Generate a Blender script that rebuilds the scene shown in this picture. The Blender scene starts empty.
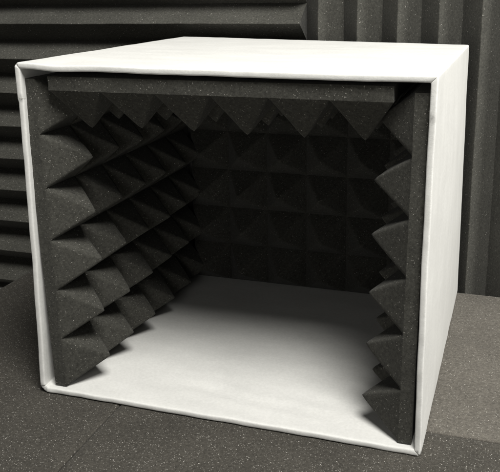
import bpy, math, random
from mathutils import Vector, Matrix, noise
I = 0.0254                                   # the place is measured in inches
scene = bpy.context.scene
col = scene.collection
random.seed(7)

# ------------------------------------------------------------------ helpers
def link(name, verts, faces, mat, parent=None, smooth=True, sharp=None):
    me = bpy.data.meshes.new(name)
    me.from_pydata([tuple(Vector(v) * I) for v in verts], [], faces)
    me.update()
    me.materials.append(mat)
    me.polygons.foreach_set('use_smooth', [smooth] * len(me.polygons))
    if sharp is not None and hasattr(me, 'set_sharp_from_angle'):
        me.set_sharp_from_angle(angle=math.radians(sharp))
    o = bpy.data.objects.new(name, me)
    col.objects.link(o)
    if parent: o.parent = parent
    return o

def tag(o, label=None, cat=None, group=None, kind=None):
    if label: o['label'] = label
    if cat: o['category'] = cat
    if group: o['group'] = group
    if kind: o['kind'] = kind
    return o

def nz(p, s, seed=0.0):
    return noise.noise(Vector((p[0] * s + seed, p[1] * s - seed * .7, p[2] * s + seed * 1.3)))

# ---------------------------------------------------------------- materials
def nodes(name):
    m = bpy.data.materials.new(name); m.use_nodes = True
    nt = m.node_tree
    b = nt.nodes['Principled BSDF']
    def N(t, **k):
        n = nt.nodes.new(t)
        for a, v in k.items(): setattr(n, a, v)
        return n
    return m, nt, b, N

def foam(name, c, glint=.5, density=.035, cell=.052, bump=.5):
    m, nt, b, N = nodes(name); L = nt.links.new
    tc = N('ShaderNodeTexCoord')
    # broad tone variation, fine open-cell grain
    n1 = N('ShaderNodeTexNoise'); n1.inputs['Scale'].default_value = 1 / (2.5 * I); n1.inputs['Detail'].default_value = 4
    n2 = N('ShaderNodeTexNoise'); n2.inputs['Scale'].default_value = 1 / (.11 * I); n2.inputs['Detail'].default_value = 5
    n2.inputs['Roughness'].default_value = .85
    for n in (n1, n2): L(tc.outputs['Object'], n.inputs['Vector'])
    r1 = N('ShaderNodeMapRange'); r1.inputs['From Min'].default_value = .3; r1.inputs['From Max'].default_value = .7
    r1.inputs['To Min'].default_value = .88; r1.inputs['To Max'].default_value = 1.12
    r2 = N('ShaderNodeMapRange'); r2.inputs['From Min'].default_value = .28; r2.inputs['From Max'].default_value = .72
    r2.inputs['To Min'].default_value = .4; r2.inputs['To Max'].default_value = 1.6
    L(n1.outputs[0], r1.inputs[0]); L(n2.outputs[0], r2.inputs[0])
    mu = N('ShaderNodeMath', operation='MULTIPLY'); L(r1.outputs[0], mu.inputs[0]); L(r2.outputs[0], mu.inputs[1])
    sc = N('ShaderNodeVectorMath', operation='SCALE'); sc.inputs[0].default_value = c
    L(mu.outputs[0], sc.inputs['Scale'])
    # glints off the open cells, painted into the colour as sparse pale flecks
    masks = []
    for k, (cs, dn) in enumerate(((cell, density), (cell * .6, density * .9))):
        v = N('ShaderNodeTexVoronoi'); v.inputs['Scale'].default_value = 1 / (cs * I)
        L(tc.outputs['Object'], v.inputs['Vector'])
        sp = N('ShaderNodeSeparateColor'); L(v.outputs['Color'], sp.inputs[0])
        g = N('ShaderNodeMath', operation='GREATER_THAN'); g.inputs[1].default_value = 1 - dn; L(sp.outputs[0], g.inputs[0])
        dd = N('ShaderNodeMapRange'); dd.inputs['From Min'].default_value = .5; dd.inputs['From Max'].default_value = .25
        L(v.outputs['Distance'], dd.inputs[0])
        mm = N('ShaderNodeMath', operation='MULTIPLY'); L(g.outputs[0], mm.inputs[0]); L(dd.outputs[0], mm.inputs[1])
        pw = N('ShaderNodeMath', operation='POWER'); pw.inputs[1].default_value = 2.6; L(sp.outputs[1], pw.inputs[0])
        m2 = N('ShaderNodeMath', operation='MULTIPLY'); L(mm.outputs[0], m2.inputs[0]); L(pw.outputs[0], m2.inputs[1])
        masks.append(m2)
    mx = N('ShaderNodeMath', operation='MAXIMUM'); L(masks[0].outputs[0], mx.inputs[0]); L(masks[1].outputs[0], mx.inputs[1])
    mix = N('ShaderNodeMix', data_type='RGBA'); L(mx.outputs[0], mix.inputs['Factor'])
    L(sc.outputs[0], mix.inputs[6]); mix.inputs[7].default_value = (glint, glint * .96, glint * .88, 1)
    L(mix.outputs[2], b.inputs['Base Color'])
    b.inputs['Roughness'].default_value = .95
    b.inputs['Specular IOR Level'].default_value = .15
    b.inputs['Sheen Weight'].default_value = .05
    b.inputs['Sheen Roughness'].default_value = .5
    bp = N('ShaderNodeBump'); bp.inputs['Strength'].default_value = bump; bp.inputs['Distance'].default_value = .02 * I
    L(n2.outputs[0], bp.inputs['Height']); L(bp.outputs[0], b.inputs['Normal'])
    return m

def fabric(name, c, stretch=(1, 1, 1), lo=.90, hi=1.05, dent=.45):
    m, nt, b, N = nodes(name); L = nt.links.new
    tc = N('ShaderNodeTexCoord')
    mp = N('ShaderNodeMapping'); mp.inputs['Scale'].default_value = stretch; L(tc.outputs['Object'], mp.inputs['Vector'])
    n0 = N('ShaderNodeTexNoise'); n0.inputs['Scale'].default_value = 1 / (1.6 * I); n0.inputs['Detail'].default_value = 5
    L(mp.outputs[0], n0.inputs['Vector'])
    n1 = N('ShaderNodeTexNoise'); n1.inputs['Scale'].default_value = 1 / (.10 * I); n1.inputs['Detail'].default_value = 4
    L(tc.outputs['Object'], n1.inputs['Vector'])
    n2 = N('ShaderNodeTexNoise'); n2.inputs['Scale'].default_value = 1 / (.03 * I); n2.inputs['Detail'].default_value = 2
    L(tc.outputs['Object'], n2.inputs['Vector'])
    r = N('ShaderNodeMapRange'); r.inputs['From Min'].default_value = .3; r.inputs['From Max'].default_value = .7
    r.inputs['To Min'].default_value = lo; r.inputs['To Max'].default_value = hi; L(n0.outputs[0], r.inputs[0])
    r1 = N('ShaderNodeMapRange'); r1.inputs['From Min'].default_value = .3; r1.inputs['From Max'].default_value = .7
    r1.inputs['To Min'].default_value = .94; r1.inputs['To Max'].default_value = 1.03; L(n1.outputs[0], r1.inputs[0])
    mu = N('ShaderNodeMath', operation='MULTIPLY'); L(r.outputs[0], mu.inputs[0]); L(r1.outputs[0], mu.inputs[1])
    sc = N('ShaderNodeVectorMath', operation='SCALE'); sc.inputs[0].default_value = c; L(mu.outputs[0], sc.inputs['Scale'])
    L(sc.outputs[0], b.inputs['Base Color'])
    b.inputs['Roughness'].default_value = .7; b.inputs['Specular IOR Level'].default_value = .3
    b1 = N('ShaderNodeBump'); b1.inputs['Strength'].default_value = dent; b1.inputs['Distance'].default_value = .05 * I
    b2 = N('ShaderNodeBump'); b2.inputs['Strength'].default_value = .35; b2.inputs['Distance'].default_value = .010 * I
    L(n0.outputs[0], b1.inputs['Height']); L(b1.outputs[0], b2.inputs['Normal'])
    ad = N('ShaderNodeMath', operation='ADD'); L(n1.outputs[0], ad.inputs[0]); L(n2.outputs[0], ad.inputs[1])
    L(ad.outputs[0], b2.inputs['Height']); L(b2.outputs[0], b.inputs['Normal'])
    return m

M_foam = foam('pyramid_foam', (.047, .046, .040), glint=.37, density=.06, cell=.044)
M_wall = foam('wedge_foam', (.055, .054, .047), glint=.34, density=.05, cell=.06)
M_tile = foam('tile_foam', (.046, .0425, .036), glint=.43, density=.14, cell=.044)
M_tile2 = foam('pale_tile_foam', (.085, .078, .067), glint=.42, density=.12, cell=.044)
M_side = fabric('white_fabric', (.655, .652, .63), (1.6, 1.6, .5), .95, 1.03, .28)
M_flat = fabric('white_fabric_flat', (.655, .652, .63), (.6, 1.2, 1), .92, 1.04)
M_seam = fabric('seam_thread', (.35, .33, .29))

mf, nt, b, N = nodes('floor_laminate')
n = N('ShaderNodeTexNoise'); n.inputs['Scale'].default_value = 30; n.inputs['Detail'].default_value = 5
cr = N('ShaderNodeValToRGB'); cr.color_ramp.elements[0].color = (.16, .155, .14, 1); cr.color_ramp.elements[1].color = (.22, .215, .2, 1)
nt.links.new(n.outputs[0], cr.inputs[0]); nt.links.new(cr.outputs[0], b.inputs['Base Color']); b.inputs['Roughness'].default_value = .6

# ------------------------------------------------------------ storage box
GZ = -.08                                    # top of the foam tiles
W, H, D, T = 14.6, 12.8, 14.5, .22
FR = {'bl': (-.18, -.05), 'br': (14.68, -.075), 'tl': (.13, 12.82), 'tr': (14.68, 12.77)}
BK = {'bl': (-.02, -.05), 'br': (14.85, -.06), 'tl': (-.19, 12.77), 'tr': (14.71, 12.58)}
def warp(p):
    x, y, z = p; u = x / W; v = z / H; t = y / D
    def q(C):
        return [C['bl'][i] * (1 - u) * (1 - v) + C['br'][i] * u * (1 - v) + C['tl'][i] * (1 - u) * v + C['tr'][i] * u * v for i in (0, 1)]
    a, c = q(FR), q(BK)
    X = a[0] * (1 - t) + c[0] * t; Z = a[1] * (1 - t) + c[1] * t
    # the boards belly a little and the cloth over them is not quite flat
    bx = 4 * v * (1 - v) if 0 < v < 1 else 0; by = 4 * t * (1 - t) if 0 < t < 1 else 0
    if u > .9: X += .10 * bx * by - .05 * bx * (1 - t) ** 2
    if u < .1: X += .05 * bx * (1 - t) ** 2
    if v > .9:
        bu = 4 * u * (1 - u) if 0 < u < 1 else 0
        Z += -.04 * bu * (1 - t) - .03 * bu * by - .05 * math.exp(-((u - .11) / .05) ** 2) * math.exp(-(t / .08) ** 2)
    X += .018 * nz((x, y, z), .55, 3); Z += (.014 if v > .5 else .006) * nz((x, y, z), .6, 9)
    X += .005 * nz((x, y, z), 2.2, 5); Z += .007 * nz((x, y, z), 2.2, 1)
    Y = y + .030 * nz((x, y, z), .9, 4) + .010 * nz((x, y, z), 3.1, 6) - .05 * (1 - t) * (1 if v > .9 else 0)
    return (X, Y, Z)

NS, NC = 90, 6
def side_pts(side, inset):
    """Points of one side of the rounded rectangle, from corner middle to corner middle."""
    RAD = {'base': (.30, .10), 'top': (.17, .06), 'left': (.30, .17), 'right': (.10, .06)}[side]
    ra, rb = [max(q - inset * .8, .035) for q in RAD]
    x0, x1, z0, z1 = inset, W - inset, inset, H - inset
    # ends on a 45 degree mitre, arcs eased into the straight run
    Lx = {'base': x1 - x0, 'top': x1 - x0, 'left': z1 - z0, 'right': z1 - z0}[side]
    loc = []
    for k in range(NC + 1):
        a = math.radians(45 * (1 - k / NC)); loc.append((ra - ra * math.sin(a), ra - ra * math.cos(a)))
    for k in range(1, NS): loc.append((ra + (Lx - ra - rb) * k / NS, 0))
    for k in range(NC + 1):
        a = math.radians(45 * k / NC); loc.append((Lx - rb + rb * math.sin(a), rb - rb * math.cos(a)))
    out = []
    for s, d in loc:
        if side == 'base': out.append((x0 + s, z0 + d))
        if side == 'top': out.append((x0 + s, z1 - d))
        if side == 'left': out.append((x0 + d, z0 + s))
        if side == 'right': out.append((x1 - d, z0 + s))
    return out

def board(name, side, mat, parent):
    prof = []                                # (y, inset) running outside back -> front lip -> inside back
    NY = 60
    for k in range(NY): prof.append((D - (D - T / 2) * (k / NY) ** .8, 0))
    for k in range(13):
        a = math.pi * k / 12
        sa, ca = math.sin(a) ** .55, math.copysign(abs(math.cos(a)) ** .62, math.cos(a))
        prof.append((T / 2 - T / 2 * sa, T / 2 - T / 2 * ca))
    for k in range(1, NY + 1): prof.append((T / 2 + (D - T - T / 2) * (k / NY) ** 1.25, T))
    V, F = [], []
    n = None
    for y, ins in prof:
        row = side_pts(side, ins); n = len(row)
        for j, (x, z) in enumerate(row):
            e = min(j, n - 1 - j)
            # cloth pulls in at the mitred corner
            pull = .022 * math.exp(-(e / 3.0) ** 2)
            yy = y + (pull * 1.6 if y < T else 0)
            if side == 'base' and ins > T * .6:     # loose cloth at the front of the floor
                amp = .016 * math.exp(-((y - 1.5) / 1.2) ** 2)
                z += amp * (math.sin(y * 7 + .30 * (x - 6) ** 2 * .3 + 2 * nz((x, y, 0), .35, 2)) ) * max(0, min(1, (x - 3) / 3)) * max(0, min(1, (12.5 - x) / 2))
            X, Y, Z = warp((x, yy, z))
            cx = {'left': 1, 'right': -1}.get(side, 0) * pull * .5
            cz = {'base': 1, 'top': -1}.get(side, 0) * pull * .5
            if side == 'base' and ins < .05: Z = max(Z, GZ + .01)
            # pleats where the cloth is folded round the lower corners
            if y < .45 and e < 22 and side in ('base', 'left', 'right'):
                low = (side == 'base') or (z < H / 2)
                if low:
                    f = .016 * math.sin(e * 1.15 + 9 * ins) * math.exp(-(e / 9.0) ** 2) * (1 - y / .45)
                    Y -= f; cx += f * .5
            V.append((X + cx, Y, Z + cz))
    R = len(prof)
    for i in range(R - 1):
        for j in range(n - 1):
            a = i * n + j; q = (a, a + 1, a + n + 1, a + n)
            F.append(q if side in ('top', 'left') else q[::-1])
    # close the mitred ends and the rear edge so each board is a solid
    F.append([i * n for i in range(R)] if side in ('base', 'right') else [i * n for i in range(R)][::-1])
    F.append([i * n + n - 1 for i in range(R)][::-1] if side in ('base', 'right') else [i * n + n - 1 for i in range(R)])
    o = link(name, V, F, mat, parent, sharp=50)
    return o

box = bpy.data.objects.new('storage_box', None); col.objects.link(box)
tag(box, 'white fabric covered open-fronted cube box lined with dark foam', 'storage box')
board('base_panel', 'base', M_flat, box)
board('top_panel', 'top', M_flat, box)
board('side_panel', 'left', M_side, box)
board('side_panel', 'right', M_side, box)
# back board
V, F = [], []
g = 24
for layer, y in enumerate((D - T, D + .02)):
    for i in range(g + 1):
        for j in range(g + 1):
            e = .02 if layer == 0 else .1
            V.append(warp((T * .6 + e * 0 + (W - 1.2 * T) * i / g, y, T * .6 + (H - 1.2 * T) * j / g)))
n2 = (g + 1) ** 2
for i in range(g):
    for j in range(g):
        a = i * (g + 1) + j
        F.append((a, a + g + 1, a + g + 2, a + 1)); F.append((n2 + a, n2 + a + 1, n2 + a + g + 2, n2 + a + g + 1))
ring = [i * (g + 1) for i in range(g + 1)] + [g * (g + 1) + j for j in range(1, g + 1)] + [i * (g + 1) + g for i in range(g - 1, -1, -1)] + [j for j in range(g - 1, 0, -1)]
for k in range(len(ring)):
    a, c = ring[k], ring[(k + 1) % len(ring)]; F.append((a, c, c + n2, a + n2))
link('back_panel', V, F, M_side, box, sharp=50)
# stitched seam across the left board's lip
V, F = [], []
for k in range(15):
    a = math.pi * (k / 14 * 1.15 - .05)
    px, py = T / 2 - (T / 2 + .001) * math.cos(a), T / 2 - (T / 2 + .001) * math.sin(a)
    c = Vector(warp((px, py, 11.62 - .10 * k / 14)))
    nx = Vector((-math.cos(a), -math.sin(a), 0))
    for q in range(6):
        b_ = q / 6 * 2 * math.pi
        V.append(c + nx * .006 * math.cos(b_) + Vector((0, 0, 1)) * .007 * math.sin(b_))
for k in range(14):
    for q in range(6):
        F.append((k * 6 + q, k * 6 + (q + 1) % 6, (k + 1) * 6 + (q + 1) % 6, (k + 1) * 6 + q))
F.append(list(range(6))[::-1]); F.append([14 * 6 + q for q in range(6)])
link('seam', V, F, M_seam, box)

# ------------------------------------------------ pyramid foam lining panels
def pyramid_panel(name, to_world, label, base=.487, tip=1.95, e=.03, seed=1.0, n=6, s=24, crisp=False):
    """12 x 12 inch sheet of pyramids; (u,v) in inches, w = height above the sheet's back."""
    N_ = n * s; P = 12.0 / n
    V, F = [], []
    rr = [[random.uniform(-1, 1) for _ in range(n)] for _ in range(n)]
    for i in range(N_ + 1):
        for j in range(N_ + 1):
            u, v = P * i / s, P * j / s
            ci, cj = min(i // s, n - 1), min(j // s, n - 1)
            a, c = abs(2 * (i / s - ci) - 1), abs(2 * (j / s - cj) - 1)
            r = min(1.0, (a ** 18 + c ** 18) ** (1 / 18)) if max(a, c) > 0 else 0.0
            f = max(0, 1 - (math.sqrt(r * r + e * e) - e * .35))
            if r > .999: f = 0
            w = base + (tip - base) * f * (1 + .03 * rr[ci][cj])
            k = f * f
            u2 = u + .05 * k * math.sin(7 * ci + 3 * cj + seed); v2 = v + .05 * k * math.cos(5 * ci + 9 * cj + seed)
            d = .012 * nz((u, v, 0), 1.3, seed) + .006 * nz((u, v, w), 5, seed)
            V.append((u2 + d, v2 + d * .7, w + d))
    for i in range(N_):
        for j in range(N_):
            A = i * (N_ + 1) + j; B = A + N_ + 1; C_ = B + 1; E_ = A + 1
            li, lj = i % s, j % s
            if (li < s / 2) == (lj < s / 2): F += [(A, B, C_), (A, C_, E_)]
            else: F += [(A, B, E_), (B, C_, E_)]
    # sawn edges and back
    top = [i * (N_ + 1) for i in range(N_ + 1)] + [N_ * (N_ + 1) + j for j in range(1, N_ + 1)] + \
          [i * (N_ + 1) + N_ for i in range(N_ - 1, -1, -1)] + [j for j in range(N_ - 1, 0, -1)]
    prev = top
    if crisp:                                # clean knife cut: hard edge between slab and pyramids
        prev = list(range(len(V), len(V) + len(top))); V += [V[t] for t in top]
    for lv in (.9, .5, .1, 0):
        cur = []
        for t in top:
            u, v, w = V[t]; cur.append(len(V))
            q = .014 * nz((u, v, lv), 1.7, seed + 2) + (.03 if lv == 0 else 0) * 0
            du = (q if u < .1 or u > 11.9 else 0); dv = (q if v < .1 or v > 11.9 else 0)
            V.append((u + du, v + dv, base * lv))
        for k in range(len(top)):
            a, b2 = prev[k], prev[(k + 1) % len(top)]; c, d2 = cur[k], cur[(k + 1) % len(top)]
            F.append((b2, a, c, d2))
        prev = cur
    F.append(prev[::-1])
    VV = [to_world(*p) for p in V]
    o0, ou, ov, ow = (Vector(to_world(*q)) for q in ((0, 0, 0), (1, 0, 0), (0, 1, 0), (0, 0, 1)))
    if (ou - o0).cross(ov - o0).dot(ow - o0) < 0: F = [tuple(reversed(f)) for f in F]
    o = link(name, VV, F, M_foam, None, sharp=75)
    tag(o, label, 'acoustic foam', 'pyramid foam sheets lining the white box')
    return o

REC, Z0 = .20, .24
lean = lambda z: .06 - .017 * z                       # left sheet leans out at the top
pyramid_panel('pyramid_foam_panel', lambda u, v, w: (.345 + w + lean(v), REC + u, Z0 + v),
              'charcoal pyramid foam sheet standing against the left inner wall of the white box', seed=1.3)
pyramid_panel('pyramid_foam_panel', lambda u, v, w: (14.33 + .009 * v - w * (1 - .009 * v if w > .5 else 1), REC + u, Z0 - .02 + v),
              'charcoal pyramid foam sheet standing against the right inner wall of the white box', base=.46, tip=1.94, e=.025, seed=5.1, crisp=True)
pyramid_panel('pyramid_foam_panel', lambda u, v, w: (1.31 + u * 1.003, .12 + v, 12.35 - w + .004 * u),
              'charcoal pyramid foam sheet hanging under the top of the white box, points down', seed=8.8, crisp=True)
pyramid_panel('pyramid_foam_panel', lambda u, v, w: (1.14 + u * 1.03, 12.80 - w, Z0 + v),
              'dark shadowed pyramid foam sheet across the back of the white box, facing out', seed=3.7)

# ----------------------------------------------------- wedge foam on the wall
def wedge_panel(name, origin, along, across, label, rot=0.0, seed=1.0, n=12, back=.5, deep=1.5):
    """24 x 24 inch sheet of 12 straight wedges; along = ridge direction."""
    V, F = [], []; NA = 60
    cs = []
    for k in range(n):
        for t in (0, .12, .3, .5, .7, .86, .94, .985, 1.015, 1.06, 1.14, 1.3, 1.5, 1.7, 1.88):
            r = abs(t - 1); cs.append((2 * k + t, back + deep * (1 - math.sqrt(r * r + .02 ** 2) + .0)))
    cs.append((2 * n, back))
    cs = [(a, max(w, back)) for a, w in cs]
    loop = [(0, 0)] + cs + [(2 * n, 0)]
    O = Vector(origin); A = Vector(along); B = Vector(across); Nn = Vector((0, -1, 0))
    for i in range(NA + 1):
        s = 24 * i / NA
        for (a, w) in loop:
            d = .02 * nz((s, a, w), .5, seed) + .012 * nz((s, a, w), 2.0, seed)
            V.append(O + A * (s + (.01 * nz((a, w, s), 2, seed))) + B * (a + d) + Nn * (w + (d if w > .01 else 0)))
    m = len(loop)
    for i in range(NA):
        for j in range(m):
            a = i * m + j; b_ = i * m + (j + 1) % m
            F.append((a, b_, b_ + m, a + m))
    F.append(list(range(m))[::-1]); F.append([NA * m + j for j in range(m)])
    if A.cross(B).dot(Nn) > 0: F = [tuple(reversed(f)) for f in F]
    if rot:
        Mx = Matrix.Rotation(rot, 3, 'Y'); piv = Vector((6.3, 16, 13.5)); V = [Mx @ (v - piv) + piv for v in V]
    o = link(name, V, F, M_wall, None, sharp=28)
    tag(o, label, 'acoustic foam', 'wedge foam sheets on the wall behind the box')
    return o

WY = 16.85
wedge_panel('wedge_foam_panel', (6.24 - 24, WY, 13.5 + 2 * 3 + .98 - 24), (1, 0, 0), (0, 0, 1),
            'grey wedge foam wall sheet with level ridges, behind the left of the white box', rot=math.radians(-.55), seed=2.0)
wedge_panel('wedge_foam_panel', (6.22, WY, -3.5), (0, 0, 1), (1, 0, 0),
            'grey wedge foam wall sheet with upright ridges, behind the right of the white box', seed=6.0)

# ------------------------------------------------------------- foam tiles
def tile(name, x0, x1, y0, y1, mat, label, seed, thick=3.5, dz=0.0):
    V, F = [], []; nx, ny = 60, 60; r = .07
    def S(a0, a1, n):
        return [a0, a0 + r * .3, a0 + r] + [a0 + r + (a1 - a0 - 2 * r) * k / n for k in range(1, n)] + [a1 - r, a1 - r * .3, a1]
    xs, ys = S(x0, x1, nx), S(y0, y1, ny)
    A, B = len(xs), len(ys)
    for i, x in enumerate(xs):
        for j, y in enumerate(ys):
            e = min(i, A - 1 - i, j, B - 1 - j)
            dz_ = {0: -.06, 1: -.018}.get(e, 0)
            wob = .02 * nz((x, y, 0), .5, seed)
            V.append((x + (wob if i in (0, A - 1) else 0), y + (wob if j in (0, B - 1) else 0), GZ + dz + dz_ + .010 * nz((x, y, 0), .4, seed) - .012))
    for i in range(A - 1):
        for j in range(B - 1):
            a = i * B + j; F.append((a, a + B, a + B + 1, a + 1))
    ring = [i * B for i in range(A)] + [(A - 1) * B + j for j in range(1, B)] + [i * B + B - 1 for i in range(A - 2, -1, -1)] + [j for j in range(B - 2, 0, -1)]
    low = []
    for t in ring:
        low.append(len(V)); V.append((V[t][0], V[t][1], GZ + dz - thick))
    for k in range(len(ring)):
        k2 = (k + 1) % len(ring); F.append((ring[k2], ring[k], low[k], low[k2]))
    F.append(low[::-1])
    o = link(name, V, F, mat, None, sharp=60)
    tag(o, label, 'foam tile', 'flat foam tiles under the white box')
    return o
tile('foam_tile', -8.42, 3.26, -10, 14.0, M_tile, 'speckled dark foam tile left of the floor seam, under the box front left corner', 1.0)
tile('foam_tile', 3.31, 27.3, -10.4, 1.56, M_tile, 'speckled dark foam tile in front, right of the diagonal floor seam', 4.0)
tile('foam_tile', 3.31, 27.3, 1.61, 14.55, M_tile2, 'paler grey foam tile at the right, between the box and the upright ridges', 7.0, dz=.006)

# floor below the tiles
V = [(-90, -90, -3.60), (110, -90, -3.60), (110, 60, -3.60), (-90, 60, -3.60)]
tag(link('floor', V, [(0, 1, 2, 3)], mf, None, smooth=False), kind='structure')

# ------------------------------------------------------------------- lights
def area(name, toward, dist, size, power, colr, target=(7, 3, 5)):
    l = bpy.data.lights.new(name, 'AREA'); l.shape = 'DISK'; l.size = size; l.energy = power; l.color = colr
    o = bpy.data.objects.new(name, l); col.objects.link(o)
    t = Vector(target) * I; d = Vector(toward).normalized()
    o.location = t + d * dist; o.rotation_euler = d.to_track_quat('Z', 'Y').to_euler()
    return o
area('ceiling_lamp', (.36, -.43, 1), 1.75, .72, 49, (1, .985, .94))
area('front_fill', (.10, -1.0, .24), .80, .30, 1.0, (1, .985, .94), (7, 0, 6))  # added fill light close in front, lifts the foam's forward faces
area('side_lamp', (1.0, .04, .48), 1.4, .5, 13.5, (1, .985, .94))

w = bpy.data.worlds.new('World'); scene.world = w; w.use_nodes = True
w.node_tree.nodes['Background'].inputs[0].default_value = (1, .99, .93, 1)
w.node_tree.nodes['Background'].inputs[1].default_value = .012

# ------------------------------------------------------------------- camera
C = (16.6636, -22.1025, 15.3360); yaw, pit, roll, f = .293647, 1.309196, -.005263, 738.96
Rm = Matrix.Rotation(yaw, 3, 'Z') @ Matrix.Rotation(pit, 3, 'X') @ Matrix.Rotation(roll, 3, 'Z')
cd = bpy.data.cameras.new('camera'); cam = bpy.data.objects.new('camera', cd); col.objects.link(cam)
cam.matrix_world = Matrix.Translation(Vector(C) * I) @ Rm.to_4x4()
cd.sensor_fit = 'HORIZONTAL'; cd.sensor_width = 36; cd.lens = f / 500 * 36
cd.shift_x = -36.086 / 500; cd.shift_y = -52.36 / 500
cd.clip_start = .01; cd.clip_end = 50
scene.camera = cam
scene.view_settings.view_transform = 'Standard'
scene.view_settings.look = 'None'
scene.view_settings.exposure = 0
scene.view_settings.gamma = 1
